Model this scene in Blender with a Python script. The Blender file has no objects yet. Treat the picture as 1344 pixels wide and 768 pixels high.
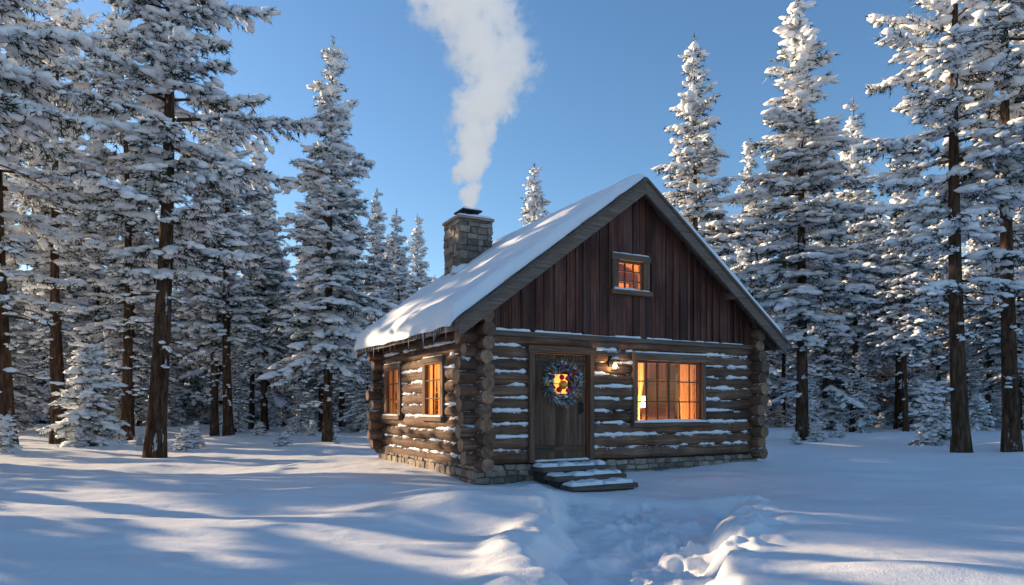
import bpy, math, random, time
import numpy as np
from mathutils import Vector, Matrix
T0=time.time()
scene=bpy.context.scene
R=random.Random(7)

# ------------------------------------------------------------------ noise
def _h(ix,iy,s):
    v=np.sin(ix*127.1+iy*311.7+s*74.7)*43758.5453
    return v-np.floor(v)
def vnoise(x,y,s=0):
    x=np.asarray(x,float);y=np.asarray(y,float)
    ix=np.floor(x);iy=np.floor(y);fx=x-ix;fy=y-iy
    fx=fx*fx*fx*(fx*(fx*6-15)+10);fy=fy*fy*fy*(fy*(fy*6-15)+10)
    a=_h(ix,iy,s);b=_h(ix+1,iy,s);c=_h(ix,iy+1,s);d=_h(ix+1,iy+1,s)
    return (a*(1-fx)+b*fx)*(1-fy)+(c*(1-fx)+d*fx)*fy
def fbm(x,y,s=0,o=4):
    t=0;a=.5;n=0
    for i in range(o):
        t=t+a*vnoise(x*2**i+i*17.3,y*2**i-i*9.1,s+i);n+=a;a*=.5
    return t/n
def sstep(a,b,x):
    t=np.clip((x-a)/(b-a),0,1);return t*t*(3-2*t)

# ------------------------------------------------------------------ materials
def newmat(name):
    m=bpy.data.materials.new(name);m.use_nodes=True
    nt=m.node_tree;nt.nodes.clear()
    out=nt.nodes.new('ShaderNodeOutputMaterial')
    b=nt.nodes.new('ShaderNodeBsdfPrincipled')
    nt.links.new(b.outputs[0],out.inputs[0])
    return m,nt,b,out
def N(nt,t,**k):
    n=nt.nodes.new(t)
    for a,v in k.items(): setattr(n,a,v)
    return n
def mathn(nt,op,a,b=None,clamp=False):
    n=N(nt,'ShaderNodeMath',operation=op);n.use_clamp=clamp
    for i,v in enumerate((a,b)):
        if v is None: continue
        if isinstance(v,(int,float)): n.inputs[i].default_value=v
        else: nt.links.new(v,n.inputs[i])
    return n.outputs[0]
def ramp(nt,fac,stops):
    n=N(nt,'ShaderNodeValToRGB')
    e=n.color_ramp.elements
    while len(e)<len(stops): e.new(.5)
    for i,(p,c) in enumerate(stops):
        e[i].position=p;e[i].color=(*c,1)
    nt.links.new(fac,n.inputs[0]);return n.outputs[0]
def noise(nt,vec,scale,detail=4,rough=.55):
    n=N(nt,'ShaderNodeTexNoise');n.inputs['Scale'].default_value=scale
    n.inputs['Detail'].default_value=detail;n.inputs['Roughness'].default_value=rough
    if vec is not None: nt.links.new(vec,n.inputs['Vector'])
    return n.outputs[0]
def mapping(nt,vec,scale):
    n=N(nt,'ShaderNodeMapping');n.inputs['Scale'].default_value=scale
    nt.links.new(vec,n.inputs[0]);return n.outputs[0]
def mix(nt,f,a,b,mode='MIX'):
    n=N(nt,'ShaderNodeMix',data_type='RGBA',blend_type=mode)
    for i,v in ((0,f),(6,a),(7,b)):
        if isinstance(v,(int,float)): n.inputs[i].default_value=v
        elif isinstance(v,tuple): n.inputs[i].default_value=(*v,1)
        else: nt.links.new(v,n.inputs[i])
    return n.outputs[2]
def bump(nt,b,h,strength,dist):
    n=N(nt,'ShaderNodeBump');n.inputs['Strength'].default_value=strength;n.inputs['Distance'].default_value=dist
    nt.links.new(h,n.inputs['Height']);nt.links.new(n.outputs[0],b.inputs['Normal'])

def wood(name,dark,mid,light,gs=(1.3,30,1),snow=.0,grey=.3,bs=.6,streak=0):
    m,nt,b,o=newmat(name)
    uv=N(nt,'ShaderNodeUVMap').outputs[0]
    g=noise(nt,mapping(nt,uv,gs),1.0,6,.65)
    g2=noise(nt,mapping(nt,uv,(gs[0]*.5,gs[1]*.12,1)),1.0,4)
    c=ramp(nt,g,[(.28,dark),(.5,mid),(.74,light)])
    gm=sum(mid)/3*1.15
    c=mix(nt,mathn(nt,'MULTIPLY',ramp(nt,g2,[(.4,(0,0,0)),(.68,(1,1,1))]),grey),c,(gm*1.25,gm*1.2,gm*1.15))
    if streak:   # weather stains
        tcs=N(nt,'ShaderNodeTexCoord').outputs['Object']
        g3=noise(nt,mapping(nt,tcs,(2.2,2.2,.8)),1,4,.6)
        c=mix(nt,ramp(nt,g3,[(.42,(0,0,0)),(.66,(streak,streak,streak))]),c,tuple(x*.35 for x in mid))
    t=N(nt,'ShaderNodeAttribute',attribute_name='tone').outputs['Fac']
    hsv=N(nt,'ShaderNodeHueSaturation');nt.links.new(c,hsv.inputs['Color']);nt.links.new(t,hsv.inputs['Value'])
    c=hsv.outputs[0]
    if snow>0:
        ge=N(nt,'ShaderNodeNewGeometry')
        sx=N(nt,'ShaderNodeSeparateXYZ');nt.links.new(ge.outputs['Normal'],sx.inputs[0])
        tc=N(nt,'ShaderNodeTexCoord').outputs['Object']
        nn=noise(nt,tc,5,5,.7)
        f=mathn(nt,'ADD',mathn(nt,'MULTIPLY',sx.outputs[2],.8),mathn(nt,'MULTIPLY',mathn(nt,'SUBTRACT',nn,.5),2.2))
        f=mathn(nt,'MULTIPLY',mathn(nt,'SUBTRACT',f,.95-snow),6,True)
        c=mix(nt,f,c,(.75,.78,.83))
    nt.links.new(c,b.inputs['Base Color']);b.inputs['Roughness'].default_value=.8
    b.inputs['Specular IOR Level'].default_value=.25
    bump(nt,b,g,bs,.012)
    return m
M={}
M['log']=wood('weathered_log_wood',(.026,.013,.009),(.145,.074,.043),(.32,.19,.12),(1.4,22,1),snow=.30,grey=.4,streak=.6)
M['end']=wood('log_end_grain',(.07,.036,.02),(.21,.11,.062),(.36,.23,.14),(9,9,1),grey=.4)
M['board']=wood('red_brown_barn_boards',(.018,.008,.006),(.13,.047,.032),(.27,.12,.082),(.8,22,1),grey=.38,bs=.9,streak=.75)
M['trim']=wood('weathered_grey_trim',(.05,.038,.03),(.15,.11,.085),(.27,.21,.165),(1.2,34,1),grey=.4)
M['frame']=wood('brown_window_frame',(.04,.022,.013),(.145,.082,.05),(.26,.16,.105),(1.2,34,1),grey=.3)
M['door']=wood('plank_door_wood',(.03,.018,.012),(.14,.077,.048),(.26,.16,.105),(1.2,30,1),grey=.3,bs=.8,streak=.4)
M['inner']=wood('interior_pine_planks',(.25,.13,.05),(.45,.26,.11),(.6,.38,.18),(1,20,1),grey=0)

def snowmat(name,col=(.84,.87,.91),bscale=30,bstr=.25,coarse=6):
    m,nt,b,o=newmat(name)
    tc=N(nt,'ShaderNodeTexCoord').outputs['Object']
    n1=noise(nt,tc,bscale,4,.6);n2=noise(nt,tc,coarse,3)
    h=mathn(nt,'ADD',mathn(nt,'MULTIPLY',n1,.35),n2)
    c=mix(nt,n1,tuple(x*.94 for x in col),col)
    nt.links.new(c,b.inputs['Base Color']);b.inputs['Roughness'].default_value=.65
    b.inputs['Specular IOR Level'].default_value=.3
    bump(nt,b,h,bstr,.04)
    return m
M['snow']=snowmat('packed_snow')
M['gsnow']=snowmat('ground_snow',(.85,.87,.90),55,.6,3.2)
def leafmat(name,col,var):
    m,nt,b,o=newmat(name);nt.nodes.remove(b)
    d=N(nt,'ShaderNodeBsdfDiffuse');oi=N(nt,'ShaderNodeObjectInfo')
    nt.links.new(mix(nt,oi.outputs['Random'],tuple(x*(1-var) for x in col),tuple(min(1,x*(1+var)) for x in col)),d.inputs[0])
    nt.links.new(d.outputs[0],o.inputs[0]);return m
M['tsnow']=leafmat('tree_snow',(.85,.865,.89),.03)

def stone(name):
    m,nt,b,o=newmat(name)
    tc=N(nt,'ShaderNodeTexCoord').outputs['Object']
    n1=noise(nt,tc,9,6,.7);n2=noise(nt,tc,2.2,2)
    c=ramp(nt,n1,[(.3,(.11,.095,.085)),(.55,(.25,.215,.185)),(.75,(.40,.36,.32))])
    c=mix(nt,mathn(nt,'MULTIPLY',n2,.5),c,(.29,.2,.13))
    t=N(nt,'ShaderNodeAttribute',attribute_name='tone').outputs['Fac']
    hsv=N(nt,'ShaderNodeHueSaturation');nt.links.new(c,hsv.inputs['Color']);nt.links.new(t,hsv.inputs['Value'])
    nt.links.new(hsv.outputs[0],b.inputs['Base Color']);b.inputs['Roughness'].default_value=.9
    bump(nt,b,n1,.8,.02);return m
M['stone']=stone('field_stone')
def plain(name,col,rough=.7,metal=0,ns=12,var=.3):
    m,nt,b,o=newmat(name)
    tc=N(nt,'ShaderNodeTexCoord').outputs['Object']
    n1=noise(nt,tc,ns,1)
    c=mix(nt,n1,tuple(x*(1-var) for x in col),tuple(min(1,x*(1+var)) for x in col))
    nt.links.new(c,b.inputs['Base Color']);b.inputs['Roughness'].default_value=rough;b.inputs['Metallic'].default_value=metal
    b.inputs['Specular IOR Level'].default_value=.25
    return m
M['mortar']=plain('mortar',(.12,.105,.095),.95)
M['core']=plain('dark_wall_core',(.03,.02,.015),.95)
M['metal']=plain('black_iron',(.03,.03,.032),.45,.6)
m,nt,b,o=newmat('pine_bark')
nt.nodes.remove(b);b=N(nt,'ShaderNodeBsdfDiffuse');nt.links.new(b.outputs[0],o.inputs[0])
tc=N(nt,'ShaderNodeTexCoord').outputs['Object']
n1=noise(nt,mapping(nt,tc,(9,9,1.6)),1,5,.7)
c=ramp(nt,n1,[(.32,(.02,.013,.009)),(.52,(.08,.05,.034)),(.72,(.17,.11,.075))])
n2=noise(nt,mapping(nt,tc,(3,3,.7)),1,4,.7)
c=mix(nt,ramp(nt,n2,[(.62,(0,0,0)),(.68,(1,1,1))]),c,(.6,.63,.68))
nt.links.new(c,b.inputs['Color']);bump(nt,b,n1,1,.04);M['bark']=m
M['needle']=leafmat('pine_needles',(.036,.048,.032),.35)
M['frost']=leafmat('frosted_needles',(.48,.53,.56),.12)
# glass
m,nt,b,o=newmat('window_glass')
nt.nodes.remove(b)
tr=N(nt,'ShaderNodeBsdfTransparent');tr.inputs[0].default_value=(1,.95,.88,1)
gl=N(nt,'ShaderNodeBsdfGlossy');gl.inputs['Roughness'].default_value=.05
mx=N(nt,'ShaderNodeMixShader');mx.inputs[0].default_value=.05;nt.links.new(tr.outputs[0],mx.inputs[1]);nt.links.new(gl.outputs[0],mx.inputs[2]);nt.links.new(mx.outputs[0],o.inputs[0]);M['glass']=m
# curtain
m,nt,b,o=newmat('linen_curtain')
d=N(nt,'ShaderNodeBsdfDiffuse');d.inputs[0].default_value=(.75,.55,.33,1)
t=N(nt,'ShaderNodeBsdfTranslucent');t.inputs[0].default_value=(.85,.6,.33,1)
mx=N(nt,'ShaderNodeMixShader');mx.inputs[0].default_value=.6;nt.links.new(d.outputs[0],mx.inputs[1]);nt.links.new(t.outputs[0],mx.inputs[2]);nt.links.new(mx.outputs[0],o.inputs[0]);nt.nodes.remove(b);M['curtain']=m
def emis(name,col,st):
    m,nt,b,o=newmat(name)
    b.inputs['Base Color'].default_value=(*[min(1,c) for c in col],1)
    tc=N(nt,'ShaderNodeTexCoord').outputs['Object']
    n1=noise(nt,tc,4,3)
    c=mix(nt,n1,tuple(x*.6 for x in col),col)
    nt.links.new(c,b.inputs['Emission Color']);b.inputs['Emission Strength'].default_value=st;return m
M['bulb']=emis('lamp_bulb_glow',(1,.72,.36),22)
M['pane']=emis('lit_door_pane',(1,.42,.08),2.2)
M['shade']=emis('lampshade_glow',(1,.62,.26),6)
m,nt,b,o=newmat('icicle_ice');b.inputs['Base Color'].default_value=(.8,.88,.95,1);b.inputs['Roughness'].default_value=.15
b.inputs['Transmission Weight'].default_value=.4;b.inputs['IOR'].default_value=1.31;M['ice']=m
M['red']=plain('red_berry',(.6,.02,.03),.3);M['pink']=plain('magenta_bauble',(.5,.03,.22),.3)
M['blue']=plain('blue_bauble',(.05,.1,.5),.3);M['gold']=plain('gold_bauble',(.8,.36,.04),.3,.3)
M['wneedle']=plain('wreath_needles',(.05,.09,.045),.8);M['wfrost']=plain('wreath_frost',(.5,.55,.56),.8)

# ------------------------------------------------------------------ mesh builder
class MB:
    def __init__(s): s.v=[];s.f=[];s.m=[];s.uv=[];s.t=[];s.sm=[];s.mats=[]
    def mi(s,k):
        if k not in s.mats: s.mats.append(k)
        return s.mats.index(k)
    def face(s,idx,mat,uvs=None,tone=1.,smooth=False):
        s.f.append(idx);s.m.append(s.mi(mat));s.t.append(tone);s.sm.append(smooth)
        s.uv.extend(uvs if uvs else [(0,0)]*len(idx))
    def hexa(s,c,mat,grain=0,tone=1.,smooth=False):
        b=len(s.v);s.v.extend([tuple(p) for p in c])
        ou,ov=R.uniform(0,50),R.uniform(0,50)
        for q in ((0,2,3,1),(4,5,7,6),(0,1,5,4),(2,6,7,3),(0,4,6,2),(1,3,7,5)):
            uv=[]
            for i in q:
                p=c[i];o=[p[k] for k in range(3) if k!=grain]
                uv.append((p[grain]+ou,o[0]+o[1]*1.0+ov))
            s.face([b+i for i in q],mat,uv,tone,smooth)
    def box(s,x0,x1,y0,y1,z0,z1,mat,grain=0,tone=None,j=0):
        if x0>x1:x0,x1=x1,x0
        if y0>y1:y0,y1=y1,y0
        if tone is None: tone=R.uniform(.75,1.2)
        c=[]
        for k in range(8):
            c.append(((x1 if k&1 else x0)+R.uniform(-j,j),(y1 if k&2 else y0)+R.uniform(-j,j),(z1 if k&4 else z0)+R.uniform(-j,j)))
        s.hexa(c,mat,grain,tone)
    def log(s,p0,p1,r,mat='log',emat='end',seg=14,step=.2,tone=None,wob=.07):
        p0=Vector(p0);p1=Vector(p1);d=p1-p0;L=d.length
        if L<.03:return
        d.normalize();up=Vector((0,0,1)) if abs(d.z)<.9 else Vector((1,0,0));a=d.cross(up).normalized();b_=a.cross(d)
        n=max(1,int(L/step));base=len(s.v)
        if tone is None: tone=R.uniform(.65,1.3)
        ou,ov=R.uniform(0,90),R.uniform(0,90);ph=R.uniform(0,99)
        for i in range(n+1):
            c=p0+d*(L*i/n)
            for k in range(seg):
                an=2*math.pi*k/seg
                rr=r*(1+wob*(float(vnoise(ph+i*step*2.2,k*.9+ov,3))-.5)*2)
                s.v.append(tuple(c+(a*math.cos(an)+b_*math.sin(an))*rr))
        for i in range(n):
            for k in range(seg):
                k2=(k+1)%seg
                q=[base+i*seg+k,base+i*seg+k2,base+(i+1)*seg+k2,base+(i+1)*seg+k]
                u0=L*i/n+ou;u1=L*(i+1)/n+ou;v0=ov+k*2*math.pi*r/seg;v1=v0+2*math.pi*r/seg
                s.face(q,mat,[(u0,v0),(u0,v1),(u1,v1),(u1,v0)],tone,True)
        for e,rv in ((0,False),(n,True)):
            ring=[base+e*seg+k for k in range(seg)]
            uv=[(ou+math.cos(2*math.pi*k/seg)*r,ov+math.sin(2*math.pi*k/seg)*r) for k in range(seg)]
            if not rv: ring=ring[::-1];uv=uv[::-1]
            s.face(ring,emat,uv,tone*R.uniform(.8,1.3))
    def grid(s,P,mat,flip=False,tone=1.):
        b=len(s.v);nr=len(P);nc=len(P[0])
        for r in P:
            for p in r: s.v.append(tuple(p))
        for i in range(nr-1):
            for j in range(nc-1):
                q=[b+i*nc+j,b+i*nc+j+1,b+(i+1)*nc+j+1,b+(i+1)*nc+j]
                if flip:q=q[::-1]
                s.face(q,mat,None,tone,True)
    def cap(s,x0,x1,y0,y1,z,h,mat='snow',res=.05,edge=.07,seed=None):
        if x0>x1:x0,x1=x1,x0
        if y0>y1:y0,y1=y1,y0
        seed=R.uniform(0,99) if seed is None else seed
        nx=max(6,min(60,int((x1-x0)/res)));ny=max(6,min(60,int((y1-y0)/res)))
        P=[]
        for j in range(ny+1):
            row=[]
            for i in range(nx+1):
                x=x0+(x1-x0)*i/nx;y=y0+(y1-y0)*j/ny
                d=min(x-x0,x1-x,y-y0,y1-y);e=min(edge,(x1-x0)/2,(y1-y0)/2)
                t=min(1,d/e);t=math.sqrt(max(0,1-(1-t)**2))
                nn=float(fbm(x*5+seed,y*5,2,3))
                row.append((x+(nn-.5)*.03,y+(float(vnoise(x*6,seed))-.5)*.03,z+h*t*(.45+1.1*nn)))
            P.append(row)
        s.grid(P,mat)
    def blob(s,c,r,mat,seg=8,sq=(1,1,1)):
        P=[]
        for i in range(seg+1):
            th=math.pi*i/seg
            P.append([(c[0]+r*sq[0]*math.sin(th)*math.cos(a),c[1]+r*sq[1]*math.sin(th)*math.sin(a),c[2]-r*sq[2]*math.cos(th)) for a in [2*math.pi*k/seg for k in range(seg+1)]])
        s.grid(P,mat)
    def cone(s,c,r,h,mat,seg=7):
        b=len(s.v)
        for k in range(seg): s.v.append((c[0]+r*math.cos(2*math.pi*k/seg),c[1]+r*math.sin(2*math.pi*k/seg),c[2]))
        for k in range(seg): s.v.append((c[0]+r*.5*math.cos(2*math.pi*k/seg),c[1]+r*.5*math.sin(2*math.pi*k/seg),c[2]-h*.45))
        s.v.append((c[0],c[1],c[2]-h))
        for k in range(seg):
            k2=(k+1)%seg
            s.face([b+k,b+seg+k,b+seg+k2,b+k2],mat,None,1,True)
            s.face([b+seg+k,b+2*seg,b+seg+k2],mat,None,1,True)
    def build(s,name,parent=None,mw=None,bevel=0):
        me=bpy.data.meshes.new(name);me.from_pydata(s.v,[],s.f)
        for k in s.mats: me.materials.append(M[k])
        me.polygons.foreach_set('material_index',s.m);me.polygons.foreach_set('use_smooth',s.sm)
        uvl=me.uv_layers.new(name='UVMap');uvl.data.foreach_set('uv',[c for p in s.uv for c in p])
        at=me.attributes.new('tone','FLOAT','FACE');at.data.foreach_set('value',s.t)
        me.update()
        o=bpy.data.objects.new(name,me);scene.collection.objects.link(o)
        if parent: o.parent=parent
        elif mw is not None: o.matrix_world=mw
        if bevel:
            b=o.modifiers.new('bevel','BEVEL');b.width=bevel;b.segments=2;b.limit_method='ANGLE'
        return o

# ------------------------------------------------------------------ cabin frame
ANG=math.radians(28.6);P0=(-.589,12.1);W=6.7;L=5.2
ca,sa=math.cos(ANG),math.sin(ANG)
CM=Matrix.Translation((P0[0],P0[1],0))@Matrix.Rotation(ANG,4,'Z')
def c2w(x,y): return (P0[0]+ca*x-sa*y,P0[1]+sa*x+ca*y)

# ------------------------------------------------------------------ ground
PR=random.Random(5);PRINTS=[]
for lane,(x0,x1,ph) in enumerate(((1.75,1.15,0),(2.15,1.45,.3))):
    y=10.6+ph;sd=1
    while y>4.5:
        t=(10.6-y)/6.;PRINTS.append((x0+(x1-x0)*t+sd*.12+PR.uniform(-.05,.05)+.12*math.sin(y*.9+lane),y,PR.uniform(-.25,.25)-.1));sd*=-1;y-=PR.uniform(.30,.40)
def gh(x,y):
    x=np.asarray(x,float);y=np.asarray(y,float)
    dx=x-P0[0];dy=y-P0[1];lx=ca*dx+sa*dy;ly=-sa*dx+ca*dy
    ex=np.maximum(np.maximum(-lx,lx-W),0);ey=np.maximum(np.maximum(-ly,ly-L),0)
    dc=np.sqrt(ex**2+ey**2)
    r=np.sqrt(x**2+(y-10)**2)
    z=.22*np.exp(-(dc/2.2)**2)
    z+=(fbm(x*.09+5,y*.09,11,3)-.5)*(.25+.65*sstep(12,40,r))
    z+=(fbm(x*.24,y*.5,21,3)-.5)*.26
    z+=(fbm(x*.8,y*2.0,31,3)-.5)*.07
    z+=(fbm(x*2.0+y,y*5.0,35,3)-.5)*.022
    z+=sstep(60,240,r)*2.5*fbm(x*.01,y*.01,5,2)
    z+=.12*np.exp(-((x+.6)**2/1.6+(y-10.0)**2/1.2))
    wob=(fbm(x*1.1,y*1.1,41,3)-.5)
    xl=.62+.25*np.sin(y*.7)+wob*.5
    xr=np.interp(y,[-20,4,6.4,8,9.5,10.6,11.6,13],[2.0,1.9,1.9,2.4,3.0,3.3,2.7,2.3])+wob*.9
    ins=sstep(xl-.12,xl+.2,x)*(1-sstep(xr-.18,xr+.12,x))*(1-sstep(10.5,11.4,y))
    tr=(fbm(x*2.6,y*2.6,51,4)-.5)*.26+(vnoise(x*2.1,y*1.6,77)-.5)*.08
    z+=ins*(-.28+tr)
    fall=.35+.65*sstep(6.0,8.2,y)
    edge=np.exp(-((x-xr-.28)/.36)**2)*(1-sstep(10.5,11.5,y))*fall
    z+=edge*(.07+(fbm(x*2.6,y*2.6,61,4)-.5)*.46)
    el=np.exp(-((x-xl+.3)/.38)**2)*(1-sstep(10.8,11.6,y))
    z+=el*(.10+(fbm(x*2.5,y*2.5,71,3)-.5)*.12)
    if x.size>10:
        m=(x>0)&(x<3.5)&(y>3.5)&(y<12);xs=x[m];ys=y[m];dz=np.zeros(xs.shape)
        for (px,py,a) in PRINTS:
            u=(xs-px)*math.cos(a)+(ys-py)*math.sin(a);v=-(xs-px)*math.sin(a)+(ys-py)*math.cos(a)
            q=np.sqrt((u/.085)**2+(v/.17)**2)
            dz-=.085*(1-sstep(.65,1.15,q));dz+=.02*np.exp(-((q-1.35)/.22)**2)
        z=z.copy();z[m]+=dz
    return z
n=680
u=np.linspace(-1,1,n);wx=13*u+387*np.sign(u)*np.abs(u)**5
X,Y=np.meshgrid(wx+.8,wx+9.5);Z=gh(X,Y)
V=np.stack([X.ravel(),Y.ravel(),Z.ravel()],1)
i=np.arange(n-1);I,J=np.meshgrid(i,i);a=(J*n+I).ravel()
F=np.stack([a,a+1,a+n+1,a+n],1)
def npmesh(name,V,F,mats,mi=None,sm=None):
    k=F.shape[1];me=bpy.data.meshes.new(name)
    me.vertices.add(len(V));me.vertices.foreach_set('co',V.astype(np.float32).ravel())
    me.loops.add(F.size);me.loops.foreach_set('vertex_index',F.astype(np.int32).ravel())
    me.polygons.add(len(F));me.polygons.foreach_set('loop_start',np.arange(0,F.size,k,dtype=np.int32))
    for m in mats: me.materials.append(M[m])
    if mi is not None: me.polygons.foreach_set('material_index',mi.astype(np.int32))
    me.polygons.foreach_set('use_smooth',(np.ones(len(F),bool) if sm is None else sm))
    me.update(calc_edges=True);me.validate();return me
g=bpy.data.objects.new('snow_ground',npmesh('snow_ground',V,F,['gsnow']));scene.collection.objects.link(g)
def G(x,y): return float(gh(np.array([x]),np.array([y]))[0])

# ------------------------------------------------------------------ trees
def tube(pts,rad,seg):
    pts=np.array(pts);n=len(pts)
    d=np.gradient(pts,axis=0);d/=np.linalg.norm(d,axis=1)[:,None]+1e-9
    up=np.tile([0,0,1.],(n,1));vert=np.abs(d[:,2])>.9;up[vert]=[1,0,0]
    a=np.cross(d,up);a/=np.linalg.norm(a,axis=1)[:,None];b=np.cross(a,d)
    an=np.linspace(0,2*math.pi,seg,endpoint=False)
    V=pts[:,None,:]+(a[:,None,:]*np.cos(an)[None,:,None]+b[:,None,:]*np.sin(an)[None,:,None])*np.array(rad)[:,None,None]
    F=[]
    for i in range(n-1):
        for k in range(seg):
            k2=(k+1)%seg;p,q,r,s=i*seg+k,i*seg+k2,(i+1)*seg+k2,(i+1)*seg+k
            F+=[(p,q,r),(p,r,s)]
    return V.reshape(-1,3),np.array(F)
def octa():
    V=[(1,0,0),(-1,0,0),(0,1,0),(0,-1,0),(0,0,1),(0,0,-1)]
    F=[(0,2,4),(2,1,4),(1,3,4),(3,0,4),(2,0,5),(1,2,5),(3,1,5),(0,3,5)]
    V=[np.array(v,float) for v in V];c={};F2=[]
    def mid(a,b):
        k=(min(a,b),max(a,b))
        if k not in c:
            m=V[a]+V[b];V.append(m/np.linalg.norm(m));c[k]=len(V)-1
        return c[k]
    for a,b,d in F:
        e,f,g_=mid(a,b),mid(b,d),mid(d,a);F2+=[(a,e,g_),(e,b,f),(g_,f,d),(e,f,g_)]
    return np.array(V),np.array(F2)
OV,OF=octa()
def gen_tree(name,seed,H,cb,Rm,kind,tr=.2,snowy=1.,nb=9,st=1.):
    r=random.Random(seed);rs=np.random.RandomState(seed)
    Vs=[];Fs=[];Ms=[];Sm=[];off=0
    def add(V,F,m,s):
        nonlocal off
        Vs.append(V);Fs.append(F+off);Ms.append(np.full(len(F),m) if np.isscalar(m) else m);Sm.append(np.full(len(F),s));off+=len(V)
    bx,by=r.uniform(-.3,.3),r.uniform(-.3,.3)
    def ax(z): t=z/H;return np.array([bx*math.sin(t*3),by*math.sin(t*2.5+.5)-by*math.sin(.5),z])
    nz=18
    zz=[H*i/nz for i in range(nz+1)]
    add(*tube([ax(z) for z in zz],[tr*(1-.93*(z/H)**1.0)*(1.25 if z==0 else 1) for z in zz],10),0,True)
    tp=[];td=[];ts=[];sp=[];sd=[];ss=[]
    z=cb
    if kind!='sapling' and cb>1.5:
        for k in range(22 if kind=='pine' else 16):
            zs=r.uniform(.10*H,cb);az=r.uniform(0,6.28);l=r.uniform(.3,1.7 if kind=='pine' else 1.3);p=ax(zs);h=np.array([math.cos(az),math.sin(az),0])
            dd_=.2 if kind=='pine' else .4
            add(*tube([p,p+h*l*.5+[0,0,-.25*dd_*l],p+h*l+[0,0,-dd_*l]],[.025,.015,.005],4),0,True)
            for q in (.4,.6,.8,1):
                if r.random()<.6: tp.append(p+h*l*q+[0,0,-dd_*l*q*q]);td.append(h);ts.append(1.);sp.append(p+h*l*q+[0,0,-dd_*l*q*q+.04]);sd.append(h);ss.append(.8)
    while z<H-.25:
        t=(z-cb)/(H-cb)
        if kind=='spruce':
            rad=Rm*((1-t)**.88)*(.82+.18*math.sin(z*2.3+seed))*min(1,.55+t*4)
            nbch=r.choice([4,5,5,6]);dz=r.uniform(.38,.60);e=-.24+t*1.0;dr=.15;s0=.15;drop=.08
        elif kind=='sapling':
            rad=Rm*((1-t)**.8);nbch=6;dz=.2;e=.1+t*.8;dr=.35;s0=.12;drop=0
        else:
            rad=Rm*((1-t)**.5)*min(1,.55+t*1.8)*(.74+.26*math.sin(z*1.7+seed*2));nbch=r.choice([3,4,4,5]);dz=r.uniform(.48,.80);e=-.1+t*.7+r.uniform(-.18,.18);dr=.09;s0=.22;drop=.10
        a0=r.uniform(0,6.28)
        for k in range(nbch):
            az=a0+6.28*k/nbch+r.uniform(-.45,.45)
            Lb=max(.2,rad*r.uniform(.5,1.22));zb=z+r.uniform(-.18,.18)
            if r.random()<drop: continue
            b0=ax(min(zb,H));h=np.array([math.cos(az),math.sin(az),0.]);sd_=np.array([-h[1],h[0],0.])
            sway=r.uniform(-.25,.25);e2=e+r.uniform(-.1,.1)
            def P(s): return b0+h*Lb*s+sd_*(sway*Lb*s*s)+np.array([0,0,math.tan(e2)*Lb*s-dr*Lb*s*s*(1+.3*Lb)+ (.12*Lb*s**3 if kind=='pine' else 0.05*Lb*s**3)])
            m=6;pts=[P(i/m) for i in range(m+1)]
            r0=.012+.012*Lb
            add(*tube(pts,[r0*(1-.8*i/m) for i in range(m+1)],4),0,True)
            s=s0;step=.21*st/Lb
            while s<=1.0:
                p=P(s);tg=P(min(1,s+.02))-P(s-.02);tg/=np.linalg.norm(tg)
                for side in (-1,1):
                    if r.random()<.08: continue
                    tl=(.2+.42*Lb*(1-s)*min(1,s*3+.2))*r.uniform(.6,1.2)
                    tl=min(tl,1.2)
                    an=r.uniform(.7,1.15)
                    d=tg*math.cos(an)+side*np.array([-tg[1],tg[0],0])*math.sin(an)+np.array([0,0,r.uniform(-.5,.05)])
                    d/=np.linalg.norm(d)
                    q=.06
                    while q<=tl+.05:
                        pp=p+d*q+rs.uniform(-.04,.04,3)-np.array([0,0,.22*q*q])
                        tp.append(pp);td.append(d);ts.append(1.)
                        if r.random()<.56*snowy: sp.append(pp+[0,0,.045]);sd.append(d);ss.append(r.uniform(.5,1.8))
                        q+=.19*st
                    if tl>.5: add(*tube([p,p+d*tl],[.008,.003],3),0,True)
                tp.append(p);td.append(tg);ts.append(1.)
                if r.random()<.75*snowy: sp.append(p+[0,0,.05]);sd.append(tg);ss.append(r.uniform(.8,2.4))
                s+=step
        z+=dz
    for q in range(8):
        tp.append(ax(H)-[0,0,.1*q-.1]);td.append(np.array([0,0,1.]));ts.append(.9)
    tp=np.array(tp);td=np.array(td);ts=np.array(ts);n=len(tp);K=nb
    D=np.repeat(td,K,0);P_=np.repeat(tp,K,0);S=np.repeat(ts,K)
    up=np.array([0.02,0.01,1.]);A=np.cross(D,up);A/=np.linalg.norm(A,axis=1)[:,None]+1e-9;B=np.cross(A,D)
    th=rs.uniform(.25,1.3,n*K);ph=rs.uniform(0,6.283,n*K)
    bd=D*np.cos(th)[:,None]+(A*np.cos(ph)[:,None]+B*np.sin(ph)[:,None])*np.sin(th)[:,None]
    o=P_+D*rs.uniform(-.1,.1,n*K)[:,None]
    sc_=1 if kind!='sapling' else .7
    l=rs.uniform(.13,.28,n*K)*S*sc_
    wv=np.cross(bd,rs.normal(size=(n*K,3)));wv/=np.linalg.norm(wv,axis=1)[:,None]+1e-9
    w=rs.uniform(.012,.023,n*K)*sc_
    v0=o-wv*w[:,None];v1=o+wv*w[:,None];v2=o+bd*l[:,None]
    V=np.stack([v0,v1,v2],1).reshape(-1,3);F=np.arange(n*K*3).reshape(-1,3)
    clump=fbm(P_[:,0]*1.1+P_[:,2]*.7,P_[:,1]*1.1+P_[:,2]*.9,seed,2)
    fro=rs.uniform(0,1,n*K)<(.31+.45*bd[:,2]+(clump-.5)*1.1)
    add(V,F,np.where(fro,2,1),False)
    sp=np.array(sp);sd=np.array(sd);ss=np.array(ss);n=len(sp)
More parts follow.
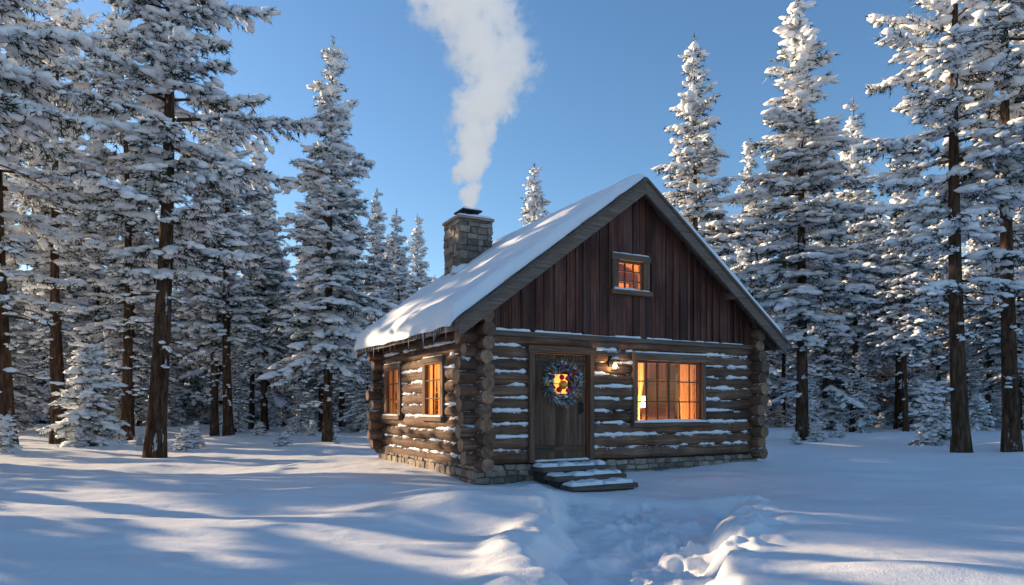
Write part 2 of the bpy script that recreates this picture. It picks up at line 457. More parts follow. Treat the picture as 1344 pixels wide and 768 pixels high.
    sd=sd*[1,1,.6];sd/=np.linalg.norm(sd,axis=1)[:,None];A=np.cross(sd,[0,0,1.]);A/=np.linalg.norm(A,axis=1)[:,None]+1e-9;B=np.cross(A,sd)
    sc=ss[:,None]*np.stack([rs.uniform(.11,.22,n),rs.uniform(.07,.13,n),rs.uniform(.04,.075,n)],1)*sc_
    loc=OV[None]*(1+rs.uniform(-.38,.38,(n,len(OV),1)))
    V=sp[:,None,:]+sd[:,None,:]*(loc[:,:,0:1]*sc[:,None,0:1])+A[:,None,:]*(loc[:,:,1:2]*sc[:,None,1:2])+B[:,None,:]*(loc[:,:,2:3]*sc[:,None,2:3])
    F=(OF[None]+ (np.arange(n)*len(OV))[:,None,None]).reshape(-1,3)
    add(V.reshape(-1,3),F,3,True)
    me=npmesh(name,np.concatenate(Vs),np.concatenate(Fs),['bark','needle','frost','tsnow'],np.concatenate(Ms),np.concatenate(Sm))
    print('TREE',name,len(me.polygons));return me
PINE=[gen_tree('tall_pine_a',1,20,6.0,4.7,'pine',.30),gen_tree('tall_pine_b',2,20,5.6,4.3,'pine',.26),gen_tree('tall_pine_c',3,19,7.4,3.9,'pine',.24)]
SPR=[gen_tree('snowy_spruce_a',11,18,4.4,3.1,'spruce',.2),gen_tree('snowy_spruce_b',12,18,3.6,3.4,'spruce',.2),gen_tree('snowy_spruce_c',13,17,5.4,2.8,'spruce',.18),gen_tree('snowy_spruce_d',14,15,.7,3.2,'spruce',.17,1,8,1.15)]
SAP=[gen_tree('spruce_sapling_a',21,3.2,.15,1.05,'sapling',.04,1.3),gen_tree('spruce_sapling_b',22,2.2,.1,.8,'sapling',.03,1.3)]
print('trees',time.time()-T0)
def put(me,name,x,y,h=None,rot=None,parent=None,baseH=None,wide=1):
    o=bpy.data.objects.new(name,me);scene.collection.objects.link(o)
    s=1 if h is None else h/baseH
    o.scale=(s*wide,s*wide,s);o.rotation_euler=(R.uniform(-.02,.02),R.uniform(-.02,.02),R.uniform(0,6.28) if rot is None else rot)
    o.location=(x,y,G(x,y)-.08)
    if parent:o.parent=parent
    return o
BH={}
for m_,h_ in zip(PINE+SPR+SAP,[20,20,19,18,18,17,15,3.2,2.2]): BH[m_.name]=h_
def pxput(me,name,px,d,top=None,h=None,**k):
    if top is not None: h=1.5+(535-top)*d/903
    return put(me,name,(px-672)/903*d,d,h,baseH=BH[me.name],**k)
pxput(PINE[0],'pine_tree',203,21.5,h=20)
pxput(PINE[1],'pine_tree',12,25,h=20)
pxput(PINE[2],'pine_tree',75,31,h=21)
pxput(PINE[1],'pine_tree',165,33,h=21)
pxput(PINE[0],'pine_tree',300,36,h=17.5)
put(PINE[2],'pine_tree',-13.9,18,22,rot=2.0,baseH=19)
pxput(SPR[1],'spruce_tree',430,30,top=48,wide=1.12)
pxput(SPR[0],'spruce_tree',348,42,top=185)
pxput(SPR[2],'spruce_tree',500,44,top=255)
pxput(SPR[0],'spruce_tree',548,52,top=282,wide=.95)
pxput(SPR[0],'spruce_tree',702,46,top=218,wide=1.15)
pxput(SPR[1],'spruce_tree',918,30,top=55,wide=1.05)
pxput(SPR[0],'spruce_tree',1053,29.5,top=2,wide=1.3)
pxput(PINE[1],'pine_tree',1262,21.5,h=19.5,rot=1.0)
pxput(PINE[2],'pine_tree',1328,22.5,h=21)
pxput(SPR[2],'spruce_tree',1120,40,top=130)
pxput(SPR[1],'spruce_tree',985,44,top=190)
pxput(SAP[0],'young_spruce',122,27,h=4.3)
pxput(SAP[0],'young_spruce',1228,25,h=2.6)
pxput(SAP[1],'young_spruce',12,22,h=1.3)
pxput(SAP[1],'young_spruce',240,24,h=.9)
for (x,y,k,h) in [(-21,13.4,3,17),(-26,13.0,3,19),(-19,10.4,3,17),(-24,9.2,3,18),(-18,7.0,3,16),(-31,11.6,3,18),(-16,4.5,1,15)]:
    put(SPR[k],'spruce_tree',x,y,h,baseH=BH[SPR[k].name])
for (x,y,k,h) in [(-29,27.5,1,20),(20,24,0,20),(23,19,1,19),(-40,26.5,2,17),(-16.5,16.9,2,24),(-22,20.1,2,25),(-19,15.9,2,24),(-27,22.9,2,25)]:
    put(PINE[k],'pine_tree',x,y,h,baseH=BH[PINE[k].name])
forest=bpy.data.objects.new('distant_pine_forest',None);scene.collection.objects.link(forest)
for d0,cnt in ((38,20),(46,28),(56,34),(68,42),(84,48),(105,54)):
    for k in range(cnt):
        px=-180+1700*(k+R.uniform(0,.9))/cnt;d=d0*R.uniform(.92,1.1)
        if d0==38 and (540<px<1000): continue
        lim=(-60 if px<330 else 150 if px<470 else 262 if px<540 else 335 if px<615 else 345 if px<900 else 190 if px<1000 else 225 if px<1130 else 150)
        hm=1.5+(535-lim)*d/903
        h=min(hm*R.uniform(.72,1.0),R.uniform(14,21))
        me=R.choice(SPR+SPR+PINE) if h>12 else R.choice(SPR)
        if d0>=56 and R.random()<.5: me=SPR[3]
        pxput(me,'forest_tree',px,d,h=h,parent=forest)
for k in range(130):
    px=R.choice([R.uniform(-50,560),R.uniform(960,1400)]);d=R.uniform(38,80)
    me=R.choice(SAP+[SPR[3],SPR[3]])
    pxput(me,'forest_sapling',px,d,h=R.uniform(1.2,4.5) if me is not SPR[3] else R.uniform(4,8),parent=forest)
ug=bpy.data.objects.new('snowy_undergrowth',None);scene.collection.objects.link(ug)
for k in range(34):
    px=R.choice([R.uniform(-20,480),R.uniform(1010,1380)]);d=R.uniform(25,37)
    pxput(R.choice(SAP),'snowy_shrub',px,d,h=R.uniform(.3,1.0),wide=R.uniform(1,1.6),parent=ug)

# ------------------------------------------------------------------ cabin
cabin=bpy.data.objects.new('log_cabin',None);scene.collection.objects.link(cabin);cabin.matrix_world=CM
ZB=.5;LD=.235;RX=3.35
def zu(x): return 5.85-.75*abs(x-RX)
WALLS={'front':((0,0),(1,0),(0,-1),W,False),'left':((0,0),(0,1),(-1,0),L,True),'back':((0,L),(1,0),(0,1),W,False),'right':((W,0),(0,1),(1,0),L,True)}
OPEN={'front':[(1.05,2.27,.5,2.5),(3.42,5.13,1.205,2.44)],'left':[(1.38,2.24,1.3225,2.4),(3.8,4.7,1.3225,2.4)],'back':[(2.6,4.1,1.205,2.38)],'right':[(2.0,3.2,1.3225,2.4)]}
def PW(w,s,o,z):
    O,D,Nn,_,_=WALLS[w];return (O[0]+D[0]*s+Nn[0]*o,O[1]+D[1]*s+Nn[1]*o,z)
def wbox(mb,w,s0,s1,o0,o1,z0,z1,mat,grain='s',tone=None,j=0):
    a=PW(w,s0,o0,z0);b=PW(w,s1,o1,z1)
    gx=2 if grain=='z' else (0 if WALLS[w][1][0] else 1)
    mb.box(min(a[0],b[0]),max(a[0],b[0]),min(a[1],b[1]),max(a[1],b[1]),z0,z1,mat,gx,tone,j)
def rects(s0,s1,z0,z1,holes):
    xs=sorted({s0,s1,*[h[0] for h in holes],*[h[1] for h in holes]});out=[]
    for a,b in zip(xs[:-1],xs[1:]):
        hs=sorted([(h[2],h[3]) for h in holes if h[0]<(a+b)/2<h[1]]);z=z0
        for h0,h1 in hs:
            if h0>z: out.append((a,b,z,h0))
            z=h1
        if z<z1: out.append((a,b,z,z1))
    return out
logs=MB();core=MB();chink=MB()
for w,(O,D,Nn,Len,side) in WALLS.items():
    ops=OPEN[w];top=3.32 if side else 2.86
    rows=[(ZB+LD*i) for i in range(12)] if side else [(ZB+LD/2+LD*i) for i in range(10)]
    for zc in rows:
        a=-.36+R.uniform(-.09,.07);b=Len+.36+R.uniform(-.07,.09)
        cuts=sorted([(h[0]-.02,h[1]+.02) for h in ops if h[2]-.01<zc<h[3]+.1])
        segs=[];s=a
        for c0,c1 in cuts: segs.append((s,c0));s=c1
        segs.append((s,b));tn=R.uniform(.6,1.3)
        for s0,s1 in segs:
            logs.log(PW(w,s0,0,zc),PW(w,s1,0,zc+R.uniform(-.012,.012)),.1235*R.uniform(.97,1.03),tone=tn*R.uniform(.9,1.1),wob=.10)
            if zc+LD/2>top-.1: continue
            zz=zc+LD/2;q0=max(s0,.12);q1=min(s1,Len-.12)
            if q1-q0<.2: continue
            nst=int((q1-q0)/.03);sdv=R.uniform(0,99);bias=R.uniform(-.07,.09)+(.05 if w=='front' else -.05);P=[]
            for k in range(nst+1):
                s=q0+(q1-q0)*k/nst
                hh=min(1,max(0,(float(fbm(s*2.2+sdv,zc*9,4,5))-.44+bias)*8));hh*=.3+1.3*float(fbm(s*7,sdv,8,3))
                hh*=min(1,(s-q0)/.1+.1,(q1-s)/.1+.1)
                row=[]
                for m_ in range(7):
                    an=-math.pi*.5+math.pi*m_/6
                    row.append(PW(w,s,.028+(.026+.066*hh)*math.cos(an),zz+.002+.044*hh*math.sin(an)*(1.35 if m_>3 else .75)))
                P.append(row)
            chink.grid(P,'snow')
    if not side:
        for zc in (ZB+LD/2+LD*10,ZB+LD/2+LD*11-.03):
            for (s0,s1) in ((-.36+R.uniform(-.06,.06),.16),(Len-.16,Len+.36+R.uniform(-.06,.06))):
                logs.log(PW(w,s0,0,zc),PW(w,s1,0,zc),.12)
    for (a,b,z0,z1) in rects(.0 if not side else .06,Len if not side else Len-.06,.3,top-.02,ops):
        wbox(core,w,a,b,-.03,.05,z0,z1,'core')
        wbox(core,w,a+.0,b-.0,-.06,-.032,z0,z1,'inner')
logs.build('log_walls',cabin);chink.build('snow_between_logs',cabin)
# gables
gb=MB()
GW=(2.86,3.62,3.72,4.42)
for w in ('front','back'):
    s=.14;o1=.135
    while s<W-.15:
        wd=R.uniform(.12,.24);e=min(s+wd,W-.14);tn=R.choice([R.uniform(.45,.75),R.uniform(.7,1.1),R.uniform(.9,1.35)])
        pr=R.uniform(-.014,.014)
        def prism(s0,s1,z0,za,zb_,o0,o1):
            c=[]
            for k in range(8):
                ss=s1 if k&1 else s0;oo=(o1 if k&2 else o0);zt=(zb_ if k&1 else za)
                c.append(PW(w,ss,oo,zt if k&4 else z0))
            gb.hexa(c,'board',2,tn)
        s1=e-R.uniform(.006,.014);mn,mx_=(s,s1)
        if w=='front' and mx_>GW[0] and mn<GW[1]:
            prism(s,s1,2.84,GW[2],GW[2],.08,o1+pr);prism(s,s1,GW[3],zu(s)-.01,zu(s1)-.01,.08,o1+pr)
        else:
            if s<RX<s1:
                prism(s,RX,2.84,zu(s)-.01,zu(RX)-.01,.08,o1+pr);prism(RX,s1,2.84,zu(RX)-.01,zu(s1)-.01,.08,o1+pr)
            else: prism(s,s1,2.84+R.uniform(-.02,0),zu(s)-.01,zu(s1)-.01,.08,o1+pr)
        if R.random()<.35 and abs(e-RX)<3.1 and not(w=='front' and GW[0]-.1<e<GW[1]+.1):
            tn=R.uniform(.5,1.1);prism(e-.03,e+.022,2.86,zu(e-.03)-.03,zu(e+.022)-.03,o1+.014,o1+.032)
        s=e
    for k in range(48):
        a=W*k/48;b_=W*(k+1)/48;m_=(a+b_)/2;zt=zu(m_)
        rr=rects(a,b_,2.87,zt,[(a,b_,GW[2],GW[3])] if (w=='front' and GW[0]<m_<GW[1]) else [])
        for (x0,x1,z0,z1) in rr: wbox(core,w,x0,x1,.0,.06,z0,z1,'core')
    wbox(gb,w,.13,W-.13,.10,.185,2.775,2.865,'trim')
gb.build('gable_boards',cabin,bevel=.004)
sn=MB()
x=.15
while x<W-.3:
    l=R.uniform(.25,.9);e=min(x+l,W-.15);sn.cap(x,e,-.19,-.14,2.863,R.uniform(.012,.04),edge=.03,res=.03);x=e+(R.uniform(.0,.15) if R.random()<.6 else -.01)
# interior
core.box(.07,W-.07,.07,L-.07,.42,.49,'inner',0,.6)
core.box(.07,W-.07,.07,L-.07,2.88,2.93,'inner',0,.9)
core.box(2.6,W-.1,2.3,2.36,.49,2.88,'inner',2,1.0)
for k in range(24): core.box(2.62+k*.165,2.62+k*.165+.15,2.27,2.298,.5,2.87,'inner',2,R.uniform(.6,1.25))
core.box(3.2,4.0,2.2,2.26,1.5,2.1,'frame');core.box(3.26,3.94,2.19,2.198,1.56,2.04,'curtain')
core.box(3.5,5.2,1.1,1.7,1.18,1.23,'frame');core.box(4.75,5.15,2.0,2.26,1.3,2.35,'frame')
core.box(5.6,6.2,1.9,2.26,.5,2.2,'frame');core.box(4.15,4.6,2.2,2.262,1.75,2.2,'frame')
core.box(2.2,4.5,1.5,1.54,2.94,4.3,'inner',2,1.0)
for (xa,xb) in ((.5,RX),(RX,W-.5)):
    c=[]
    for k in range(8):
        x=xb if k&1 else xa;y=L-.1 if k&2 else .1
        c.append((x,y,zu(x)-(.04 if k&4 else .08)))
    core.hexa(c,'inner',0,1.1)
core.build('interior_shell',cabin)
lp=MB();lp.log((4.75,1.4,1.23),(4.75,1.4,1.5),.03,'metal','metal');lp.log((4.75,1.4,1.5),(4.75,1.4,1.76),.14,'shade','shade');lp.build('table_lamp',cabin)
# windows
win=MB()
def window(w,s0,s1,z0,z1,nx,nz,fw=.10,hd=None,fo=.165,curtain=True,sillsnow=.05,go=.04):
    hd=hd or fw
    wbox(win,w,s0-fw,s0,.0,fo,z0,z1,'frame','z');wbox(win,w,s1,s1+fw,.0,fo,z0,z1,'frame','z')
    wbox(win,w,s0-fw-.02,s1+fw+.02,.0,fo+.015,z1,z1+hd,'frame')
    wbox(win,w,s0-fw-.04,s1+fw+.04,.0,fo+.05,z0-.09,z0,'frame')
    t=.045
    for a,b in ((s0,s0+t),(s1-t,s1)): wbox(win,w,a,b,go,go+.06,z0,z1,'frame','z',.9)
    for a,b in ((z0,z0+t),(z1-t,z1)): wbox(win,w,s0+t,s1-t,go,go+.06,a,b,'frame','s',.9)
    def mull(c,wd,dz0,dz1): wbox(win,w,c-wd,c+wd,go+.01,go+.048,dz0,dz1,'frame','z',.8)
    for k in range(1,nx): mull(s0+(s1-s0)*k/nx,.013 if nx<4 or k!=nx//2 else .03,z0+t,z1-t)
    for k in range(1,nz):
        c=z0+(z1-z0)*k/nz;wbox(win,w,s0+t,s1-t,go+.013,go+.043,c-.012,c+.012,'frame','s',.8)
    a=PW(w,s0+t,go+.027,z0+t);b=PW(w,s1-t,go+.027,z1-t);bi=len(win.v)
    win.v+= [a,(b[0],b[1],a[2]),b,(a[0],a[1],b[2])];win.face([bi,bi+1,bi+2,bi+3],'glass')
    if curtain:
        cf=.26 if w=='front' else .47
        oc=-.14 if w=='front' else go-.035
        am=1 if w=='front' else .5
        for sgn,c0 in ((1,s0-(.05 if w=='front' else -.01)),(-1,s1+(.05 if w=='front' else -.01))):
            P=[]
            cw=(s1-s0)*cf
            for i in range(30):
                q=i/29;P.append([PW(w,c0+sgn*cw*q*(1 if zz>z0+.5 else .8),oc+am*(.025*math.sin(q*30)+.01*math.sin(q*71)),zz) for zz in (z0+.005,z0+.3,z0+.8,z1-.005)])
            win.grid(P,'curtain')
    if sillsnow:
        x=[PW(w,s0-fw,fo-.06,0),PW(w,s1+fw,fo+.055,0)]
        sn.cap(x[0][0],x[1][0],x[0][1],x[1][1],z0-.002,sillsnow,edge=.05,res=.03)
        x=[PW(w,s0-fw,.09,0),PW(w,s1+fw,fo+.012,0)]
        sn.cap(x[0][0],x[1][0],x[0][1],x[1][1],z1+hd-.002,.03,edge=.04,res=.03)
window('front',3.42,5.13,1.205,2.44,6,3,hd=.15)
window('left',1.38,2.24,1.3225,2.4,2,3,hd=.1,fo=.15,go=.085,sillsnow=.03);window('left',3.8,4.7,1.3225,2.4,2,3,hd=.1,fo=.15,go=.085,sillsnow=.03)
window('back',2.6,4.1,1.205,2.38,4,3);window('right',2.0,3.2,1.3225,2.4,3,3)
window('front',2.93,3.55,3.79,4.37,3,3,fw=.15,hd=.12,fo=.19,curtain=False,sillsnow=.04,go=.07)
win.build('windows',cabin,bevel=.004)
# door
dr=MB()
s=1.07
for k in range(7):
    wd=(2.25-1.07)/7;wbox(dr,'front',s,s+wd-.008,.0,.05+R.uniform(-.004,.004),.53,2.49,'door','z',R.uniform(.65,1.25));s+=wd
for z in (.68,2.28): wbox(dr,'front',1.1,2.22,.05,.075,z,z+.12,'door','s',.8)
wbox(dr,'front',.95,1.05,.0,.165,.5,2.5,'frame','z');wbox(dr,'front',2.27,2.37,.0,.165,.5,2.5,'frame','z')
wbox(dr,'front',.92,2.40,.0,.18,2.5,2.63,'frame')
wbox(dr,'front',1.052,2.268,-.02,.19,.44,.52,'trim')
wbox(dr,'front',1.47,1.85,.056,.078,1.72,2.16,'frame','z',.7);wbox(dr,'front',1.51,1.81,.07,.083,1.76,2.12,'pane')
wbox(dr,'front',1.652,1.668,.08,.092,1.76,2.12,'frame','z');wbox(dr,'front',1.51,1.81,.08,.09,1.935,1.95,'frame')
dr.build('plank_door',cabin,bevel=.004)
hw=MB();hw.box(2.10,2.15,-.075,-.05,1.38,1.62,'metal');hw.log((2.125,-.13,1.42),(2.125,-.13,1.58),.012,'metal','metal',8);hw.box(2.118,2.132,-.13,-.07,1.42,1.44,'metal');hw.box(2.118,2.132,-.13,-.07,1.56,1.58,'metal')
for z in (.74,2.34): hw.box(1.08,1.5,-.085,-.077,z-.02,z+.02,'metal')
hw.build('door_hardware',cabin)
def stones(mb,a,b,z0,z1,nrm,dep=.04,rh=(.09,.17),rw=(.13,.3)):
    a=Vector((*a,0));b=Vector((*b,0));d=(b-a);Ln=d.length;d.normalize();n_=Vector((*nrm,0))
    z=z0
    while z<z1-.02:
        h=min(R.uniform(*rh),z1-z)
        if z1-(z+h)<.05:h=z1-z
        s=-.02
        while s<Ln:
            w_=min(R.uniform(*rw),Ln+.02-s)
            if Ln-(s+w_)<.06: w_=Ln+.02-s
            pr=R.uniform(.5,1)*dep;c=[]
            for k in range(8):
                q=a+d*((s+w_-.012) if k&1 else (s+.004))+n_*(pr if k&2 else -.08)
                j=.018 if k&2 else 0
                c.append((q.x+R.uniform(-j,j),q.y+R.uniform(-j,j),((z+h-.01) if k&4 else z+.004)+R.uniform(-j,j)))
            mb.hexa(c,'stone',0,R.uniform(.5,1.4));s+=w_
        z+=h
fs=MB()
for w,(O,D,Nn,Len,side) in WALLS.items():
    stones(fs,PW(w,-.08,.10,0)[:2],PW(w,Len+.08,.10,0)[:2],-.15,.485,Nn)
fs.box(-.09,W+.09,-.09,L+.09,-.3,.41,'mortar')
fs.build('stone_foundation',cabin,bevel=.018)
ch=MB();cx0,cx1,cy0,cy1=1.34,2.16,3.79,4.61
ch.box(cx0,cx1,cy0,cy1,3.6,5.93,'mortar')
stones(ch,(cx0,cy0),(cx1,cy0),4.15,5.93,(0,-1),.05,(.08,.19),(.11,.32));stones(ch,(cx0,cy1),(cx1,cy1),4.15,5.93,(0,1),.05)
stones(ch,(cx0,cy0),(cx0,cy1),4.15,5.93,(-1,0),.05,(.08,.19),(.11,.32));stones(ch,(cx1,cy0),(cx1,cy1),4.15,5.93,(1,0),.05)
ch.box(cx0-.07,cx1+.07,cy0-.07,cy1+.07,5.935,6.0,'stone',0,1.2,.008)
ch.build('stone_chimney',cabin,bevel=.016)
fl=MB();fx,fy=(cx0+cx1)/2,(cy0+cy1)/2
fl.box(fx-.2,fx+.2,fy-.2,fy+.2,6.0,6.10,'metal')
for a,b in ((-1,-1),(1,-1),(-1,1),(1,1)): fl.box(fx+a*.17-.015,fx+a*.17+.015,fy+b*.17-.015,fy+b*.17+.015,6.10,6.19,'metal')
fl.box(fx-.26,fx+.26,fy-.26,fy+.26,6.19,6.23,'metal')
fl.build('chimney_cap',cabin,bevel=.006)
sn.cap(cx0-.06,cx1+.06,cy0-.06,cy1+.06,5.998,.05)
sn.cap(fx-.25,fx+.25,fy-.25,fy+.25,6.228,.05)
# roof
rf=MB();EX0,EX1,RY0,RY1=-.6,W+.6,-.45,L+.3
def slope(mb,xa,xb,y0,y1,lo,hi,mat,grain=0,tone=1.):
    c=[]
    for k in range(8):
        x=xb if k&1 else xa;y=y1 if k&2 else y0
        c.append((x,y,zu(x)+(hi if k&4 else lo)))
    mb.hexa(c,mat,grain,tone)
for xa,xb in ((EX0,RX),(RX,EX1)):
    slope(rf,xa,xb,RY0,RY1,.0,.07,'trim',0,.6)
    nsh=22
    for k in range(nsh):
        t0=k/nsh;t1=(k+1)/nsh;a=xa+(xb-xa)*t0;b=xa+(xb-xa)*t1
        slope(rf,a+.004,b-.004,RY0-.012+R.uniform(-.008,.008),RY0+.4,.072,.10+R.uniform(0,.025),'trim',1,R.uniform(.5,1.1))
        slope(rf,a+.004,b-.004,RY1-.4,RY1+.01,.072,.12,'trim',1,R.uniform(.5,1.1))
    for y0,y1,yy in ((RY0-.05,RY0-.002,-1),(RY1+.002,RY1+.05,1)):
        slope(rf,xa,xb,y0,y1,-.22,.02,'trim',0,.95)
        slope(rf,xa,xb,y0-(.03 if yy<0 else 0),y1+(.03 if yy>0 else 0),.022,.085,'trim',0,.7)
    for k in range(10):
        y=RY0+.3+(RY1-RY0-.6)*k/9
        e=(xa,xa+.62) if xa==EX0 else (xb-.62,xb)
        slope(rf,e[0]+.02,e[1]-.02,y-.04,y+.04,-.13,-.002,'trim',0,.6)
rf.box(EX0-.03,EX0-.001,RY0-.05,RY1+.05,zu(EX0)-.10,zu(EX0)+.07,'trim',1,.8)
rf.box(EX1+.001,EX1+.03,RY0-.05,RY1+.05,zu(EX1)-.10,zu(EX1)+.07,'trim',1,.8)
for x in (.9,RX,5.8):
    rf.log((x,RY0+.02,zu(x)-.14),(x,.0,zu(x)-.14),.085)
rf.build('roof',cabin)
rs_=MB()
nx,ny=170,90;top=[];bot=[]
for j in range(ny+1):
    y=(RY0+.04)+(RY1-RY0-.08)*j/ny;rt=[];rb=[]
    for i in range(nx+1):
        x=(EX0-.11)+(EX1-EX0+.22)*i/nx
        sx=math.sqrt((x-RX)**2+.10**2);base=5.85+.06-.75*sx+.06
        dx=min(x-(EX0-.11),(EX1+.11)-x);dy=min(y-(RY0+.04),RY1-.04-y)
        tx=min(1,dx/.22);tx=math.sqrt(max(0,1-(1-tx)**2));ty=min(1,dy/.13);ty=math.sqrt(max(0,1-(1-ty)**2))
        n1=float(fbm(x*.9,y*.9,4,3));n2=float(fbm(x*4,y*4,9,3))
        T=.15+.18*n1*sstep(0,2.5,abs(x-RX))+.035*(n2-.5)+.03
        curl=-.06*(1-tx)*(.6+.8*float(vnoise(y*2.2,3,3)))
        edgew=(float(fbm(y*3,x*.1,14,2))-.5)*.04*(1-tx)
        yw=(float(fbm(x*2.5,j//40*3,15,3))-.5)*.08*(1-ty)
        rt.append((x+edgew,y+yw,base+T*tx*ty+curl));rb.append((x+edgew,y+yw,base+curl*1.0-.012))
    top.append(rt);bot.append(rb)
rs_.grid(top,'snow');rs_.grid(bot,'snow',True)
rs_.cap(cx0-.25,cx1+.12,cy0-.2,cy0+.0,zu(cx0+.2)+.1,.22)
rs_.build('roof_snow',cabin)
ic=MB()
y=RY0+.15
while y<RY1-.1:
    l=R.choice([.05,.07,.10,.16,.27])*R.uniform(.7,1.2)
    ic.cone((EX0-.05+R.uniform(-.02,.02),y,zu(EX0)+.03),R.uniform(.005,.010)+l*.024,l+.06,'ice');y+=R.uniform(.05,.2)
y=RY0+.3
while y<RY1-.1:
    l=R.uniform(.06,.2);ic.cone((EX1+.05,y,zu(EX1)+.03),.015,l+.06,'ice');y+=R.uniform(.1,.3)
ic.build('icicles',cabin)
# steps
st=MB()
for (s0,s1,d0,d1,zt) in ((.98,2.42,.13,.58,.44),(1.0,2.5,.56,.98,.31),(1.08,2.46,.96,1.36,.18)):
    st.box(s0,s1,-d1,-d1+.2,zt-.08,zt,'trim',0,.7,.006);st.box(s0,s1,-d1+.21,-d0,zt-.08,zt,'trim',0,.7,.006)
    st.box(s0+.06,s1-.06,-d1+.05,-d0-.01,zt-.35,zt-.082,'trim',0,.35,.004)
    a=s0+.02
    while a<s1-.1:
        l=R.uniform(.35,.8);st.cap(a,min(a+l,s1-.02),-d1+R.uniform(.02,.12),-d0,zt-.004,R.uniform(.04,.075),res=.035);a+=l-R.uniform(-.04,.08)
st.build('porch_steps',None,CM,bevel=.006)
sn.cap(1.06,2.26,-.19,-.05,.518,.03)
sn.build('ledge_snow',cabin)
# wall lantern
ln=MB();lx,lz=2.78,2.30;ly=-.26
ln.box(lx-.05,lx+.05,-.15,-.125,lz-.02,lz+.2,'metal');ln.log((lx,-.15,lz+.17),(lx,ly,lz+.20),.01,'metal','metal',6)
for a,b in ((-1,-1),(1,-1),(-1,1),(1,1)): ln.log((lx+a*.045,ly+b*.045,lz-.08),(lx+a*.06,ly+b*.06,lz+.09),.006,'metal','metal',5)
ln.box(lx-.055,lx+.055,ly-.055,ly+.055,lz-.095,lz-.08,'metal')
c=[]
for k in range(8):
    r_=.02 if k&4 else .085;c.append((lx+(r_ if k&1 else -r_),ly+(r_ if k&2 else -r_),lz+.17 if k&4 else lz+.09))
ln.hexa(c,'metal');ln.blob((lx,ly,lz),.038,'bulb',8,(1,1,1.5));ln.cap(lx-.07,lx+.07,ly-.07,ly+.07,lz+.12,.06,res=.02)
ln.build('wall_lantern',None,CM)
# wreath
wr=MB();wc=(1.66,-.14,1.95)
for k in range(3000):
    a=R.uniform(0,6.283);b_=R.uniform(0,6.283);rr=.32;tr_=R.uniform(0,.06)
    c=Vector((wc[0]+math.cos(a)*(rr+tr_*math.cos(b_)),wc[1]+tr_*math.sin(b_),wc[2]+math.sin(a)*(rr+tr_*math.cos(b_))))
    out=Vector((math.cos(a)*math.cos(b_),math.sin(b_),math.sin(a)*math.cos(b_)));tan=Vector((-math.sin(a),0,math.cos(a)))
    if out.y>.3: out.y*=-1
    d=(out*R.uniform(.5,1.1)+tan*R.uniform(.2,1.0)+Vector((R.uniform(-.3,.3),R.uniform(-.3,.1),R.uniform(-.3,.3)))).normalized()
    w_=d.cross(Vector((R.uniform(-1,1),R.uniform(-1,1),R.uniform(-1,1)))).normalized()*.007;l=R.uniform(.07,.17)
    bi=len(wr.v);wr.v+=[tuple(c-w_),tuple(c+w_),tuple(c+d*l)]
    wr.face([bi,bi+1,bi+2],R.choice(['wneedle','wneedle','wneedle','wfrost','snow']))
for k in range(44):
    a=R.uniform(0,6.283);rr=.31+R.uniform(-.07,.08);wr.blob((wc[0]+math.cos(a)*rr,wc[1]-R.uniform(.05,.1),wc[2]+math.sin(a)*rr),R.uniform(.014,.03),R.choice(['red','red','pink','blue','gold']),6)
for k in range(36):
    a=R.uniform(0,6.283);rr=.31+R.uniform(-.09,.1);wr.blob((wc[0]+math.cos(a)*rr,wc[1]-R.uniform(.03,.09),wc[2]+math.sin(a)*rr),R.uniform(.012,.03),'snow',5,(1.3,.7,.6))
wr.blob((wc[0]+.0,wc[1]-.02,wc[2]-.03),.085,'gold',12);wr.blob((wc[0]-.09,wc[1]-.03,wc[2]-.12),.055,'red',10);wr.blob((wc[0]+.09,wc[1]-.03,wc[2]+.09),.045,'pink',10)
wr.blob((wc[0]-.03,wc[1]-.03,wc[2]+.11),.05,'red',10);wr.blob((wc[0]+.10,wc[1]-.03,wc[2]-.13),.045,'pink',10)
wr.log((wc[0],wc[1]+.02,wc[2]+.3),(wc[0],wc[1]+.02,wc[2]+.05),.004,'red','red',5)
wr.build('christmas_wreath',None,CM)
# lamps
def plight(name,loc,e,col,rad):
    l=bpy.data.lights.new(name,'POINT');l.energy=e;l.color=col;l.shadow_soft_size=rad
    o=bpy.data.objects.new(name,l);scene.collection.objects.link(o);o.parent=cabin;o.location=loc;return o
plight('living_room_lamp',(4.2,.85,1.0),430,(1,.52,.18),.12)
plight('back_room_lamp',(1.1,2.9,2.0),170,(1,.5,.16),.12)
plight('attic_lamp',(3.2,.9,3.4),380,(1,.5,.15),.12)
plight('lantern_lamp',(lx,ly-.0,lz-.045),26,(1,.62,.28),.03)

# ------------------------------------------------------------------ smoke
sx_,sy_=c2w(fx,fy)
zs=[0,.92,1.84,2.58,3.3,4.05,4.8,5.5,6.5,8.5];cxs=[0,.05,.16,.42,.68,.42,.0,-.3,-.6,-1.1];rds=[.26,.5,.74,.98,1.22,1.42,1.55,1.7,1.85,2.1]
Vt,Ft=[],[];seg=16
for z_,c_,r_ in zip(zs,cxs,rds):
    for k in range(seg): Vt.append((c_+1.25*r_*math.cos(2*math.pi*k/seg),1.25*r_*math.sin(2*math.pi*k/seg),z_))
for i in range(len(zs)-1):
    for k in range(seg): Ft.append([i*seg+k,i*seg+(k+1)%seg,(i+1)*seg+(k+1)%seg,(i+1)*seg+k])
Ft.append(list(range(seg))[::-1]);Ft.append([(len(zs)-1)*seg+k for k in range(seg)])
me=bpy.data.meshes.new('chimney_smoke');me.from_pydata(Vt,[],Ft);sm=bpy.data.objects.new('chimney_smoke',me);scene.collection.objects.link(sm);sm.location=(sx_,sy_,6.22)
m=bpy.data.materials.new('smoke_volume');m.use_nodes=True;nt=m.node_tree;nt.nodes.clear()
